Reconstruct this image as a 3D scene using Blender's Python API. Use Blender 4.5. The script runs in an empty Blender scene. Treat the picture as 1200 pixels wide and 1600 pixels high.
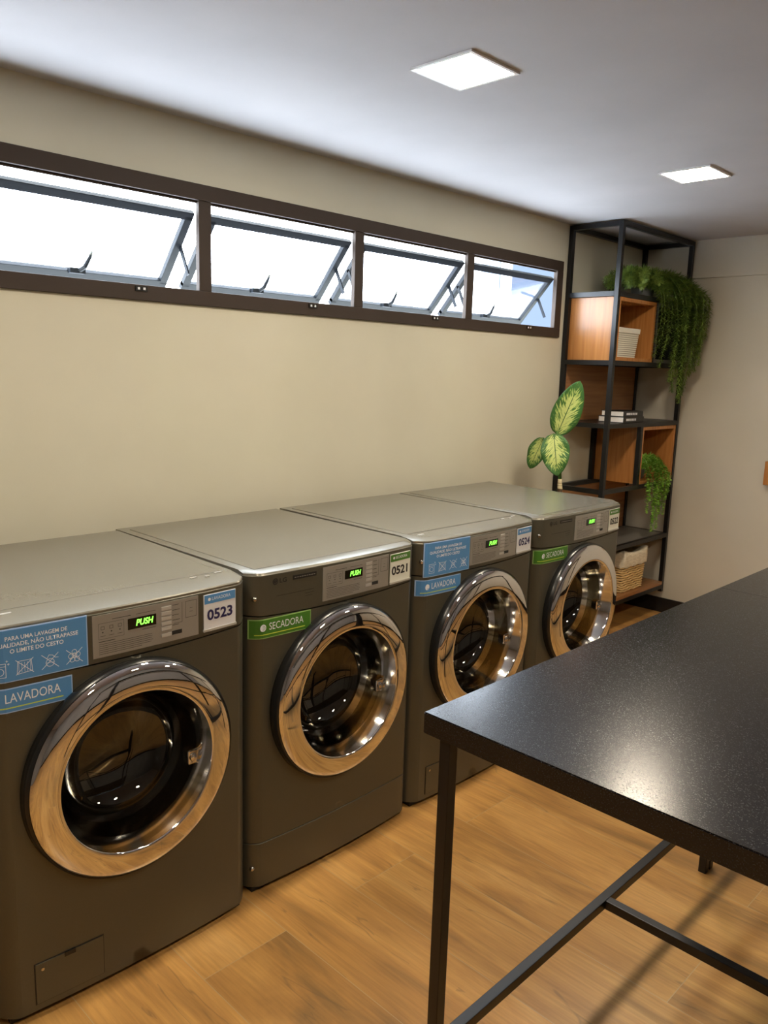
import bpy, bmesh, math, random
from mathutils import Vector, Matrix
random.seed(7)
C = bpy.context.scene.collection
PI = math.pi

# ------------------------------------------------------------ camera, world, exposure
cam = bpy.data.objects.new('camera', bpy.data.cameras.new('camera')); C.objects.link(cam)
R_ = Vector((0.71217732, 0.70134253, 0.03036644)); U_ = Vector((-0.1446544, 0.10428554, 0.98397136)); F_ = Vector((-0.68693418, 0.70515473, -0.17572208))
cam.matrix_world = Matrix(((R_.x, U_.x, -F_.x, 2.5961), (R_.y, U_.y, -F_.y, -1.2596), (R_.z, U_.z, -F_.z, 1.5436), (0, 0, 0, 1)))
cam.data.sensor_fit = 'VERTICAL'; cam.data.sensor_height = 36; cam.data.lens = 1253.7 * 36 / 1600
cam.data.clip_start = .02
S = bpy.context.scene
S.camera = cam
vs = S.view_settings
vs.view_transform = 'Standard'; vs.look = 'None'; vs.gamma = 1; vs.use_curve_mapping = False
vs.exposure = 1.40
LAMP_COL = (1.0, .87, .68); LAMP_STR = 50
SKY_COL = (.80, .90, 1.0); SKY_STR = 8.0
wd = bpy.data.worlds.new('sky'); S.world = wd; wd.use_nodes = True
wd.node_tree.nodes['Background'].inputs[0].default_value = (*SKY_COL, 1)
wd.node_tree.nodes['Background'].inputs[1].default_value = SKY_STR
try:
    S.cycles.max_bounces = 10; S.cycles.diffuse_bounces = 5; S.cycles.glossy_bounces = 6; S.cycles.transmission_bounces = 8
    S.cycles.sample_clamp_indirect = 6
except Exception: pass

# ------------------------------------------------------------ materials
def mat(name, col, rough=.5, metal=0, emit=None, estr=0, spec=None, coat=0, trans=0, ior=None, alpha=1):
    m = bpy.data.materials.new(name); m.use_nodes = True
    b = m.node_tree.nodes['Principled BSDF']
    b.inputs['Base Color'].default_value = (*col, 1)
    b.inputs['Roughness'].default_value = rough; b.inputs['Metallic'].default_value = metal
    if spec is not None: b.inputs['Specular IOR Level'].default_value = spec
    if coat: b.inputs['Coat Weight'].default_value = coat; b.inputs['Coat Roughness'].default_value = .08
    if trans: b.inputs['Transmission Weight'].default_value = trans
    if ior: b.inputs['IOR'].default_value = ior
    if emit: b.inputs['Emission Color'].default_value = (*emit, 1); b.inputs['Emission Strength'].default_value = estr
    if alpha < 1: b.inputs['Alpha'].default_value = alpha
    return m
def nt(m): return m.node_tree.nodes, m.node_tree.links, m.node_tree.nodes['Principled BSDF']
def noise_mix(m, c1, c2, scale, stretch=(1, 1, 1), lo=.35, hi=.65, detail=6, bump=0, bscale=None, rough=None, coord='Object'):
    n, l, b = nt(m)
    tc = n.new('ShaderNodeTexCoord'); mp = n.new('ShaderNodeMapping'); mp.inputs['Scale'].default_value = stretch
    l.new(tc.outputs[coord], mp.inputs[0])
    no = n.new('ShaderNodeTexNoise'); no.inputs['Scale'].default_value = scale; no.inputs['Detail'].default_value = detail
    l.new(mp.outputs[0], no.inputs[0])
    cr = n.new('ShaderNodeValToRGB'); cr.color_ramp.elements[0].position = lo; cr.color_ramp.elements[1].position = hi
    cr.color_ramp.elements[0].color = (*c1, 1); cr.color_ramp.elements[1].color = (*c2, 1)
    l.new(no.outputs[0], cr.inputs[0]); l.new(cr.outputs[0], b.inputs['Base Color'])
    if bump:
        bp = n.new('ShaderNodeBump'); bp.inputs['Strength'].default_value = bump; bp.inputs['Distance'].default_value = .002
        if bscale:
            n2 = n.new('ShaderNodeTexNoise'); n2.inputs['Scale'].default_value = bscale; l.new(tc.outputs[coord], n2.inputs[0]); l.new(n2.outputs[0], bp.inputs['Height'])
        else: l.new(no.outputs[0], bp.inputs['Height'])
        l.new(bp.outputs[0], b.inputs['Normal'])
    if rough:
        mr = n.new('ShaderNodeMapRange'); mr.inputs[3].default_value = rough[0]; mr.inputs[4].default_value = rough[1]
        l.new(no.outputs[0], mr.inputs[0]); l.new(mr.outputs[0], b.inputs['Roughness'])
    return m
M = {}
M['wall'] = noise_mix(mat('wall_paint', (.55, .5, .38), .75), (.575, .545, .425), (.605, .575, .45), 2.5, bump=.08, bscale=160)
M['wall2'] = noise_mix(mat('wall_paint_back', (.5, .45, .36), .6), (.56, .515, .42), (.60, .55, .45), 2.5, bump=.08, bscale=160)
M['ceiling'] = noise_mix(mat('ceiling_paint', (.6, .6, .6), .85), (.43, .425, .445), (.46, .455, .475), 3, bump=.05, bscale=120)
M['wall3'] = noise_mix(mat('wall_paint_grey', (.25, .24, .23), .7), (.20, .19, .18), (.23, .22, .21), 2.5)
M['bronze'] = mat('bronze_aluminium', (.050, .036, .028), .6, 0, spec=.2)
M['sash'] = mat('sash_aluminium', (.007, .009, .013), .5, 0, spec=.15)
M['black_metal'] = mat('black_painted_steel', (.005, .005, .006), .36, .1)
M['baseboard'] = mat('black_baseboard', (.012, .012, .014), .25)

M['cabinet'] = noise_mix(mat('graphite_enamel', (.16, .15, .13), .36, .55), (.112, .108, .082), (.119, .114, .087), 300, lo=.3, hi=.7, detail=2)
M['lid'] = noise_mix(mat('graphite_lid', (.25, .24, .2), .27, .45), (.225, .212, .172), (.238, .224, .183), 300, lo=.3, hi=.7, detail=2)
M['panel_silver'] = mat('silver_panel', (.36, .35, .32), .35, .45)
M['button'] = mat('button_silver', (.52, .51, .48), .35, .3)
M['print_dark'] = mat('dark_print', (.012, .012, .012), .6)
M['chrome'] = mat('chrome', (.80, .79, .78), .025, 1)
M['chrome_in'] = mat('polished_steel', (.72, .71, .69), .10, 1)
M['gasket'] = mat('black_gasket', (.012, .012, .012), .25)
M['drum'] = mat('drum_steel', (.22, .19, .15), .25, .95)
def thin_glass(name, tint, refl=.05):
    m = bpy.data.materials.new(name); m.use_nodes = True; n, l = m.node_tree.nodes, m.node_tree.links; n.clear()
    o = n.new('ShaderNodeOutputMaterial'); mx = n.new('ShaderNodeMixShader'); t = n.new('ShaderNodeBsdfTransparent'); g = n.new('ShaderNodeBsdfGlossy'); f = n.new('ShaderNodeLayerWeight')
    t.inputs[0].default_value = (*tint, 1); g.inputs['Roughness'].default_value = .01; f.inputs[0].default_value = .5
    pw = n.new('ShaderNodeMath'); pw.operation = 'POWER'; pw.inputs[1].default_value = 4; l.new(f.outputs['Facing'], pw.inputs[0]); ml = n.new('ShaderNodeMath'); ml.operation = 'MULTIPLY_ADD'; ml.inputs[1].default_value = 1 - refl; ml.inputs[2].default_value = refl; l.new(pw.outputs[0], ml.inputs[0])
    l.new(ml.outputs[0], mx.inputs[0]); l.new(t.outputs[0], mx.inputs[1]); l.new(g.outputs[0], mx.inputs[2]); l.new(mx.outputs[0], o.inputs[0]); return m
M['glass'] = thin_glass('window_glass', (.97, .98, 1.0), .04)
M['door_glass'] = thin_glass('smoked_door_glass', (.80, .76, .68), .06)
M['bowl_glass'] = thin_glass('door_bowl_glass', (.62, .58, .47), .10)
M['black_glass'] = mat('display_black', (.004, .005, .004), .15)
M['led'] = mat('led_green', (.1, .9, .1), .5, emit=(.20, 1, .06), estr=1.1)
M['blue'] = mat('blue_sticker', (.085, .265, .56), .45)
M['blue_edge'] = mat('pale_blue_edge', (.36, .52, .78), .45)
M['green'] = mat('green_sticker', (.055, .19, .018), .45)
M['green_edge'] = mat('pale_green_edge', (.30, .50, .16), .45)
M['white_print'] = mat('white_print', (.80, .84, .88), .5)
M['white_card'] = mat('white_card', (.72, .73, .76), .4)
M['cream_card'] = mat('cream_card', (.74, .75, .66), .4)
M['navy'] = mat('navy_print', (.022, .018, .09), .5)
M['lime'] = mat('lime_print', (.55, .68, .07), .5)
M['dark_gap_fill'] = mat('gap_black', (.01, .01, .01), .5)
M['screw'] = mat('screw_steel', (.6, .58, .55), .2, 1)
M['paper'] = mat('book_paper', (.85, .80, .72), .8)
M['book_black'] = mat('book_cover', (.012, .012, .012), .4)
M['frame_white'] = mat('lamp_rim', (.75, .75, .75), .4)
M['diffuser'] = mat('lamp_diffuser', (1, 1, 1), .5, emit=LAMP_COL, estr=LAMP_STR)
M['pot'] = mat('pot_grey', (.25, .25, .24), .6)
M['soil'] = mat('soil', (.03, .02, .012), .9)
M['shelf_grey'] = mat('grey_shelf_board', (.17, .16, .14), .3)
M['dark_box'] = mat('charcoal_box', (.022, .022, .024), .5)
M['dark_rim'] = mat('grey_box_rim', (.10, .098, .092), .5)
M['liner'] = noise_mix(mat('cotton_liner', (.7, .62, .45), .85), (.62, .54, .40), (.80, .72, .56), 30, (1, 1, 6), bump=.6)

def wood_mat(name, c1, c2, vert=True, rough=.27, sc=9):
    m = mat(name, c1, rough)
    noise_mix(m, c1, c2, sc, (7, 7, .35) if vert else (7, .35, 7), .3, .7, 8, bump=.12)
    return m
M['wood'] = wood_mat('oak_laminate', (.37, .145, .036), (.50, .215, .06))
M['wood_h'] = wood_mat('oak_laminate_horizontal', (.27, .12, .045), (.36, .165, .06), False)

def floor_mat():
    m = mat('wood_look_porcelain', (.5, .27, .09), .33)
    n, l, b = nt(m)
    tc = n.new('ShaderNodeTexCoord'); sep = n.new('ShaderNodeSeparateXYZ'); l.new(tc.outputs['Object'], sep.inputs[0])
    def mt(op, a, b_=None, clamp=False):
        k = n.new('ShaderNodeMath'); k.operation = op; k.use_clamp = clamp
        for i, v in enumerate((a, b_)):
            if v is None: continue
            if isinstance(v, (int, float)): k.inputs[i].default_value = v
            else: l.new(v, k.inputs[i])
        return k.outputs[0]
    Wd, Ln = .265, 1.712
    yr = mt('DIVIDE', sep.outputs[1], Wd); row = mt('FLOOR', yr); fy = mt('SUBTRACT', yr, row)
    par = mt('PINGPONG', row, 1.0)                      # 0 even rows, 1 odd rows
    xs = mt('ADD', mt('SUBTRACT', sep.outputs[0], 1.896), mt('MULTIPLY', par, Ln / 2))
    xr = mt('DIVIDE', xs, Ln); colm = mt('FLOOR', xr); fx = mt('SUBTRACT', xr, colm)
    ey = mt('MULTIPLY', mt('MINIMUM', fy, mt('SUBTRACT', 1.0, fy)), Wd)
    ex = mt('MULTIPLY', mt('MINIMUM', fx, mt('SUBTRACT', 1.0, fx)), Ln)
    seam = mt('LESS_THAN', mt('MINIMUM', ex, ey), .0011)
    cmb = n.new('ShaderNodeCombineXYZ'); l.new(mt('MULTIPLY', row, 3.71), cmb.inputs[1]); l.new(mt('MULTIPLY', colm, 5.13), cmb.inputs[0])
    l.new(mt('ADD', mt('MULTIPLY', row, 1.7), mt('MULTIPLY', colm, 2.9)), cmb.inputs[2])
    va = n.new('ShaderNodeVectorMath'); va.operation = 'ADD'; l.new(tc.outputs['Object'], va.inputs[0]); l.new(cmb.outputs[0], va.inputs[1])
    mp = n.new('ShaderNodeMapping'); mp.inputs['Scale'].default_value = (.75, 3.4, 1); l.new(va.outputs[0], mp.inputs[0])
    n1 = n.new('ShaderNodeTexNoise'); n1.inputs['Scale'].default_value = 1.6; n1.inputs['Detail'].default_value = 8; n1.inputs['Roughness'].default_value = .55; n1.inputs['Distortion'].default_value = 1.6
    l.new(mp.outputs[0], n1.inputs[0])
    cr = n.new('ShaderNodeValToRGB'); e = cr.color_ramp.elements
    e[0].position = .30; e[0].color = (.33, .18, .062, 1); e[1].position = .72; e[1].color = (.68, .39, .13, 1)
    k = cr.color_ramp.elements.new(.42); k.color = (.46, .235, .07, 1)
    k = cr.color_ramp.elements.new(.55); k.color = (.58, .31, .092, 1)
    l.new(n1.outputs[0], cr.inputs[0])
    # fine grain
    mp2 = n.new('ShaderNodeMapping'); mp2.inputs['Scale'].default_value = (3, 60, 1); l.new(va.outputs[0], mp2.inputs[0])
    n2 = n.new('ShaderNodeTexNoise'); n2.inputs['Scale'].default_value = 2.2; n2.inputs['Detail'].default_value = 5; l.new(mp2.outputs[0], n2.inputs[0])
    g = n.new('ShaderNodeMapRange'); g.inputs[1].default_value = .3; g.inputs[2].default_value = .7; g.inputs[3].default_value = .86; g.inputs[4].default_value = 1.08; l.new(n2.outputs[0], g.inputs[0])
    # per-plank tone
    wn = n.new('ShaderNodeTexWhiteNoise'); wn.noise_dimensions = '3D'; l.new(cmb.outputs[0], wn.inputs[0])
    t = n.new('ShaderNodeMapRange'); t.inputs[3].default_value = .93; t.inputs[4].default_value = 1.06; l.new(wn.outputs[0], t.inputs[0])
    mul = mt('MULTIPLY', g.outputs[0], t.outputs[0])
    vm = n.new('ShaderNodeVectorMath'); vm.operation = 'SCALE'; l.new(cr.outputs[0], vm.inputs[0]); l.new(mul, vm.inputs['Scale'])
    # printed cracks and veins running along the planks
    mp3 = n.new('ShaderNodeMapping'); mp3.inputs['Scale'].default_value = (.55, 3.6, 1); l.new(va.outputs[0], mp3.inputs[0])
    n3 = n.new('ShaderNodeTexNoise'); n3.inputs['Scale'].default_value = 1.7; n3.inputs['Detail'].default_value = 4; n3.inputs['Distortion'].default_value = .6; l.new(mp3.outputs[0], n3.inputs[0])
    ve = n.new('ShaderNodeMapRange'); ve.inputs[1].default_value = 0; ve.inputs[2].default_value = .008; ve.inputs[3].default_value = 1; ve.inputs[4].default_value = 0
    l.new(mt('ABSOLUTE', mt('SUBTRACT', n3.outputs[0], .5)), ve.inputs[0])
    n4 = n.new('ShaderNodeTexNoise'); n4.inputs['Scale'].default_value = 2.3; l.new(va.outputs[0], n4.inputs[0])
    vf = mt('MULTIPLY', ve.outputs[0], mt('MULTIPLY', mt('GREATER_THAN', n4.outputs[0], .5), .45))
    mv = n.new('ShaderNodeMix'); mv.data_type = 'RGBA'; l.new(vf, mv.inputs['Factor']); l.new(vm.outputs[0], mv.inputs['A']); mv.inputs['B'].default_value = (.16, .10, .05, 1)
    mx = n.new('ShaderNodeMix'); mx.data_type = 'RGBA'; l.new(seam, mx.inputs['Factor']); l.new(mv.outputs['Result'], mx.inputs['A']); mx.inputs['B'].default_value = (.50, .34, .17, 1)
    l.new(mx.outputs['Result'], b.inputs['Base Color'])
    rr = n.new('ShaderNodeMapRange'); rr.inputs[3].default_value = .24; rr.inputs[4].default_value = .42; l.new(n1.outputs[0], rr.inputs[0]); l.new(rr.outputs[0], b.inputs['Roughness'])
    bp = n.new('ShaderNodeBump'); bp.inputs['Strength'].default_value = .12; bp.inputs['Distance'].default_value = .002; l.new(n2.outputs[0], bp.inputs['Height']); l.new(bp.outputs[0], b.inputs['Normal'])
    return m
M['floor'] = floor_mat()

def granite_mat():
    m = mat('black_granite', (.012, .012, .013), .3)
    n, l, b = nt(m)
    tc = n.new('ShaderNodeTexCoord')
    no = n.new('ShaderNodeTexNoise'); no.inputs['Scale'].default_value = 420; no.inputs['Detail'].default_value = 3; l.new(tc.outputs['Object'], no.inputs[0])
    cr = n.new('ShaderNodeValToRGB'); e = cr.color_ramp.elements; e[0].position = .45; e[0].color = (.004, .004, .005, 1); e[1].position = .80; e[1].color = (.015, .015, .017, 1)
    l.new(no.outputs[0], cr.inputs[0]); l.new(cr.outputs[0], b.inputs['Base Color'])
    mr = n.new('ShaderNodeMapRange'); mr.inputs[1].default_value = .3; mr.inputs[2].default_value = .7; mr.inputs[3].default_value = .15; mr.inputs[4].default_value = .30
    l.new(no.outputs[0], mr.inputs[0]); l.new(mr.outputs[0], b.inputs['Roughness'])
    bp = n.new('ShaderNodeBump'); bp.inputs['Strength'].default_value = .12; bp.inputs['Distance'].default_value = .0006; l.new(no.outputs[0], bp.inputs['Height']); l.new(bp.outputs[0], b.inputs['Normal'])
    return m
M['granite'] = granite_mat()

def leaf_mat():
    m = mat('variegated_leaf', (.1, .3, .05), .38)
    n, l, b = nt(m)
    uv = n.new('ShaderNodeUVMap'); sep = n.new('ShaderNodeSeparateXYZ'); l.new(uv.outputs[0], sep.inputs[0])
    def mt(op, a, b_=None, c_=None):
        k = n.new('ShaderNodeMath'); k.operation = op
        for i, v in enumerate((a, b_, c_)):
            if v is None: continue
            if isinstance(v, (int, float)): k.inputs[i].default_value = v
            else: l.new(v, k.inputs[i])
        return k.outputs[0]
    au = mt('MULTIPLY', mt('ABSOLUTE', mt('SUBTRACT', sep.outputs[0], .5)), 2.0)
    # veins run outward and forward: coordinate v - .35*|u|
    vv = mt('SUBTRACT', sep.outputs[1], mt('MULTIPLY', au, .30))
    cmb = n.new('ShaderNodeCombineXYZ'); l.new(mt('MULTIPLY', sep.outputs[0], 5.0), cmb.inputs[0]); l.new(mt('MULTIPLY', vv, 34.0), cmb.inputs[1])
    no = n.new('ShaderNodeTexNoise'); no.inputs['Scale'].default_value = 1.0; no.inputs['Detail'].default_value = 3; no.inputs['Distortion'].default_value = .6; l.new(cmb.outputs[0], no.inputs[0])
    edge = mt('SUBTRACT', 1.0, mt('POWER', au, 2.2))
    end = mt('MULTIPLY', mt('MINIMUM', mt('MULTIPLY', mt('SUBTRACT', 1.0, sep.outputs[1]), 3.0), 1.0), mt('MINIMUM', mt('ADD', mt('MULTIPLY', sep.outputs[1], 5.0), .3), 1.0))
    val = mt('ADD', mt('ADD', mt('MULTIPLY', mt('SUBTRACT', no.outputs[0], .5), 1.7), .5), mt('MULTIPLY', mt('SUBTRACT', mt('MULTIPLY', edge, end), .62), .60))
    cr = n.new('ShaderNodeValToRGB'); e = cr.color_ramp.elements
    e[0].position = .44; e[0].color = (.045, .145, .030, 1); e[1].position = .60; e[1].color = (.60, .68, .22, 1)
    k = cr.color_ramp.elements.new(.5); k.color = (.16, .33, .05, 1)
    l.new(val, cr.inputs[0])
    mid = mt('LESS_THAN', au, .03)
    mx = n.new('ShaderNodeMix'); mx.data_type = 'RGBA'; l.new(mid, mx.inputs['Factor']); l.new(cr.outputs[0], mx.inputs['A']); mx.inputs['B'].default_value = (.06, .15, .03, 1)
    l.new(mx.outputs['Result'], b.inputs['Base Color'])
    return m
M['leaf'] = leaf_mat()
M['fern'] = noise_mix(mat('fern_green', (.08, .2, .02), .5), (.055, .12, .018), (.26, .37, .06), 25, lo=.3, hi=.7)
M['ivy'] = noise_mix(mat('glossy_green', (.1, .28, .03), .22), (.07, .22, .018), (.36, .60, .09), 60, lo=.3, hi=.7)
M['stalk'] = noise_mix(mat('ringed_stalk', (.5, .4, .2), .6), (.09, .05, .02), (.66, .56, .34), 5, (1, 1, 11), .42, .55, 2)
M['green_stem'] = mat('green_stem', (.07, .17, .03), .5)

def basket_mat(name, c1, c2, sc):
    m = mat(name, c1, .8); n, l, b = nt(m)
    tc = n.new('ShaderNodeTexCoord'); w = n.new('ShaderNodeTexWave'); w.bands_direction = 'Z'; w.inputs['Scale'].default_value = sc; w.inputs['Distortion'].default_value = 1.2; w.inputs['Detail Scale'].default_value = 3
    l.new(tc.outputs['Object'], w.inputs[0])
    cr = n.new('ShaderNodeValToRGB'); cr.color_ramp.elements[0].position = .1; cr.color_ramp.elements[0].color = (*c1, 1); cr.color_ramp.elements[1].position = .6; cr.color_ramp.elements[1].color = (*c2, 1)
    l.new(w.outputs[0], cr.inputs[0]); l.new(cr.outputs[0], b.inputs['Base Color'])
    bp = n.new('ShaderNodeBump'); bp.inputs['Distance'].default_value = .004; l.new(w.outputs[0], bp.inputs['Height']); l.new(bp.outputs[0], b.inputs['Normal'])
    return m
M['white_weave'] = basket_mat('white_weave', (.40, .38, .30), (.80, .78, .68), 22)
M['wicker'] = mat('wicker', (.72, .50, .22), .7)

# ------------------------------------------------------------ helpers
def obj(name, bm, m, parent=None, smooth=False, bevel=0):
    me = bpy.data.meshes.new(name)
    bm.to_mesh(me); bm.free()
    for mm in (m if isinstance(m, (list, tuple)) else [m]): me.materials.append(mm)
    o = bpy.data.objects.new(name, me); C.objects.link(o)
    if smooth:
        for p in me.polygons: p.use_smooth = True
    if bevel:
        b = o.modifiers.new('bevel', 'BEVEL'); b.width = bevel; b.segments = 2; b.limit_method = 'ANGLE'; b.angle_limit = math.radians(40)
    if parent is not None: o.parent = parent
    return o
def smooth_by_angle(o, deg=35):
    me = o.data
    for p in me.polygons: p.use_smooth = True
    bm = bmesh.new(); bm.from_mesh(me)
    for e in bm.edges:
        if len(e.link_faces) == 2 and e.calc_face_angle(0) > math.radians(deg): e.smooth = False
    bm.to_mesh(me); bm.free(); return o
def bx(bm, x0, x1, y0, y1, z0, z1, mi=0):
    v = [bm.verts.new(p) for p in ((x0, y0, z0), (x1, y0, z0), (x1, y1, z0), (x0, y1, z0), (x0, y0, z1), (x1, y0, z1), (x1, y1, z1), (x0, y1, z1))]
    for f in ((3, 2, 1, 0), (4, 5, 6, 7), (0, 1, 5, 4), (1, 2, 6, 5), (2, 3, 7, 6), (3, 0, 4, 7)):
        bm.faces.new([v[i] for i in f]).material_index = mi
def box(name, m, parent, *a, bevel=0):
    bm = bmesh.new(); bx(bm, *a); return obj(name, bm, m, parent, bevel=bevel)
def bar(bm, a, b, w, h, up=Vector((0, 0, 1))):
    a, b = Vector(a), Vector(b); d = (b - a).normalized(); s = d.cross(up)
    if s.length < 1e-4: s = Vector((1, 0, 0))
    s.normalize(); t = s.cross(d).normalized()
    v = [bm.verts.new(p + s * (w / 2 * i) + t * (h / 2 * j)) for p in (a, b) for i, j in ((-1, -1), (1, -1), (1, 1), (-1, 1))]
    for f in ((3, 2, 1, 0), (4, 5, 6, 7), (0, 1, 5, 4), (1, 2, 6, 5), (2, 3, 7, 6), (3, 0, 4, 7)): bm.faces.new([v[i] for i in f])
def tube(bm, pts, rad, seg=8):
    rings = []
    for i, p in enumerate(pts):
        p = Vector(p); d = (Vector(pts[min(i + 1, len(pts) - 1)]) - Vector(pts[max(i - 1, 0)])).normalized()
        s = d.cross(Vector((0, 0, 1)));
        if s.length < 1e-3: s = d.cross(Vector((1, 0, 0)))
        s.normalize(); t = d.cross(s); r = rad[i] if isinstance(rad, (list, tuple)) else rad
        rings.append([bm.verts.new(p + (s * math.cos(2 * PI * k / seg) + t * math.sin(2 * PI * k / seg)) * r) for k in range(seg)])
    for a, b in zip(rings, rings[1:]):
        for k in range(seg): bm.faces.new((a[k], a[(k + 1) % seg], b[(k + 1) % seg], b[k]))
    bm.faces.new(rings[0][::-1]); bm.faces.new(rings[-1])
def lathe_x(bm, prof, cy, cz, x0, seg=96, mi=0):      # profile (r, x) around the x axis
    rings = [[bm.verts.new((x0 + x, cy + r * math.cos(2 * PI * k / seg), cz + r * math.sin(2 * PI * k / seg))) for k in range(seg)] for r, x in prof]
    for a, b in zip(rings, rings[1:]):
        for k in range(seg): bm.faces.new((a[k], a[(k + 1) % seg], b[(k + 1) % seg], b[k])).material_index = mi
    return rings
def lathe_z(bm, prof, cx, cy, seg=32, cap=True):
    rings = [[bm.verts.new((cx + r * math.cos(2 * PI * k / seg), cy + r * math.sin(2 * PI * k / seg), z)) for k in range(seg)] for r, z in prof]
    for a, b in zip(rings, rings[1:]):
        for k in range(seg): bm.faces.new((a[k], a[(k + 1) % seg], b[(k + 1) % seg], b[k]))
    if cap: bm.faces.new(rings[0][::-1])
    return rings
def tagp(o, label=None, cat=None, group=None, kind=None):
    if label: o['label'] = label
    if cat: o['category'] = cat
    if group: o['group'] = group
    if kind: o['kind'] = kind
    return o
def thing(name, label, cat, loc=(0, 0, 0), rz=0, group=None):
    o = bpy.data.objects.new(name, None); C.objects.link(o); o.location = loc; o.rotation_euler = (0, 0, rz); o.empty_display_size = .1
    return tagp(o, label, cat, group)
def struct(name, m, *a, parent=None):
    o = box(name, m, parent, *a)
    if parent is None: o['kind'] = 'structure'
    return o

# ------------------------------------------------------------ the room
H = 2.376; YB = 3.757; XR = 4.7; YN = -3.3
WY0, WY1, WZ0, WZ1 = -1.15, 2.786, 1.749, 2.168
struct('floor', M['floor'], -.08, XR + .1, YN - .1, YB + .1, -.05, 0)
struct('ceiling', M['ceiling'], -.08, XR + .1, YN - .1, YB + .1, H, H + .05)
bm = bmesh.new(); e_ = .006
bx(bm, -.045, 0, YN, YB, 0, WZ0 + e_); bx(bm, -.045, 0, YN, YB, WZ1 - e_, H)
bx(bm, -.045, 0, YN, WY0 + e_, WZ0 + e_, WZ1 - e_); bx(bm, -.045, 0, WY1 - e_, YB, WZ0 + e_, WZ1 - e_)
obj('wall_left', bm, M['wall'])['kind'] = 'structure'
struct('wall_back', M['wall2'], -.08, XR + .1, YB, YB + .1, 0, H)
struct('wall_right', M['wall3'], XR, XR + .1, YN, YB, 0, H)
struct('wall_front', M['wall3'], -.08, XR + .1, YN - .1, YN, 0, H)
struct('trim_1', M['wall2'], 0.0, XR, YB - .02, YB, 2.152, H)
struct('baseboard_back', M['baseboard'], .012, XR, YB - .012, YB, 0, .098)
struct('baseboard_left', M['baseboard'], 0, .012, YN, YB, 0, .098)
struct('baseboard_right', M['baseboard'], XR - .012, XR, YN, YB - .012, 0, .098)

# window band with tilted sashes
win = bpy.data.objects.new('window_1', None); C.objects.link(win); win.location = (0, .8, 1.75)
tagp(win, kind='structure')
def wobj(name, bm, m, parent=win, **k):
    o = obj(name, bm, m, parent, **k)
    return o
W0 = Vector((0, .8, 1.75))
def wshift(bm):
    for v in bm.verts: v.co -= W0
mull = [-.335, .431, 1.2, 1.96]; MW = .052
bm = bmesh.new()
fx0, fx1 = -.014, .012
bx(bm, fx0, fx1, WY0, WY1, WZ0, WZ0 + .052); bx(bm, fx0, fx1, WY0, WY1, WZ1 - .055, WZ1)
bx(bm, fx0, fx1, WY0, WY0 + .055, WZ0 + .052, WZ1 - .055); bx(bm, fx0, fx1, WY1 - .06, WY1, WZ0 + .052, WZ1 - .055)
# inner lip of the frame
bx(bm, fx0, -.006, WY0 + .055, WY1 - .06, WZ1 - .063, WZ1 - .055)
wshift(bm); wobj('window_frame', bm, M['bronze'], bevel=.002)
for y in mull:
    bm = bmesh.new(); bx(bm, fx0, .008, y - MW / 2, y + MW / 2, WZ0 + .052, WZ1 - .055); wshift(bm); wobj('mullion', bm, M['bronze'], bevel=.002)
edges = [WY0 + .055 - MW / 2] + mull + [WY1 - .06 + MW / 2]
TX, TZ, BX, BZ = -.022, 2.062, -.215, 1.838
def sash(y0, y1):
    y0 += MW / 2 + .008; y1 -= MW / 2 + .008
    bm = bmesh.new()
    d = Vector((BX - TX, 0, BZ - TZ)).normalized(); nrm = Vector((0, 1, 0)).cross(d)
    w = .030
    for a, b in (((TX, y0, TZ), (TX, y1, TZ)), ((BX, y0, BZ), (BX, y1, BZ)), ((TX, y0 + w / 2, TZ), (BX, y0 + w / 2, BZ)), ((TX, y1 - w / 2, TZ), (BX, y1 - w / 2, BZ))):
        bar(bm, a, b, w, .022, up=nrm)
    wshift(bm); s = wobj('sash', bm, M['sash'], bevel=.0015)
    bm = bmesh.new()
    bar(bm, (TX, (y0 + y1) / 2, TZ), (BX, (y0 + y1) / 2, BZ), y1 - y0 - w, .004, up=nrm); wshift(bm)
    g = wobj('glass_pane', bm, M['glass'], s)
    yc = (y0 + y1) / 2
    bm = bmesh.new()
    bx(bm, BX + .012, BX + .034, yc - .035, yc + .02, BZ - .002, BZ + .016)
    tube(bm, [(BX + .03, yc + .0, BZ + .008), (BX + .045, yc + .012, BZ + .02), (BX + .05, yc + .03, BZ + .055), (BX + .052, yc + .036, BZ + .075)], [.008, .008, .006, .005])
    wshift(bm); wobj('handle', bm, M['sash'], s)
    for yy in (y0 + .003, y1 - .003):
        bm = bmesh.new(); m_ = Vector((TX, yy, TZ)).lerp(Vector((BX, yy, BZ)), .42)
        bar(bm, m_, (-.05, yy, WZ0 + .11), .006, .014); wshift(bm); wobj('stay_arm', bm, M['sash'], s)
    bm = bmesh.new(); bx(bm, .012, .016, yc + .10, yc + .145, WZ0 + .030, WZ0 + .047); wshift(bm)
    k = wobj('latch_plate', bm, M['gasket'])
    bm = bmesh.new()
    for q in (.112, .133): bx(bm, .016, .0175, yc + q - .004, yc + q + .004, WZ0 + .0345, WZ0 + .0425)
    wshift(bm); wobj('screw', bm, M['white_card'], k)
for a, b in zip(edges, edges[1:]): sash(a, b)

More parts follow.
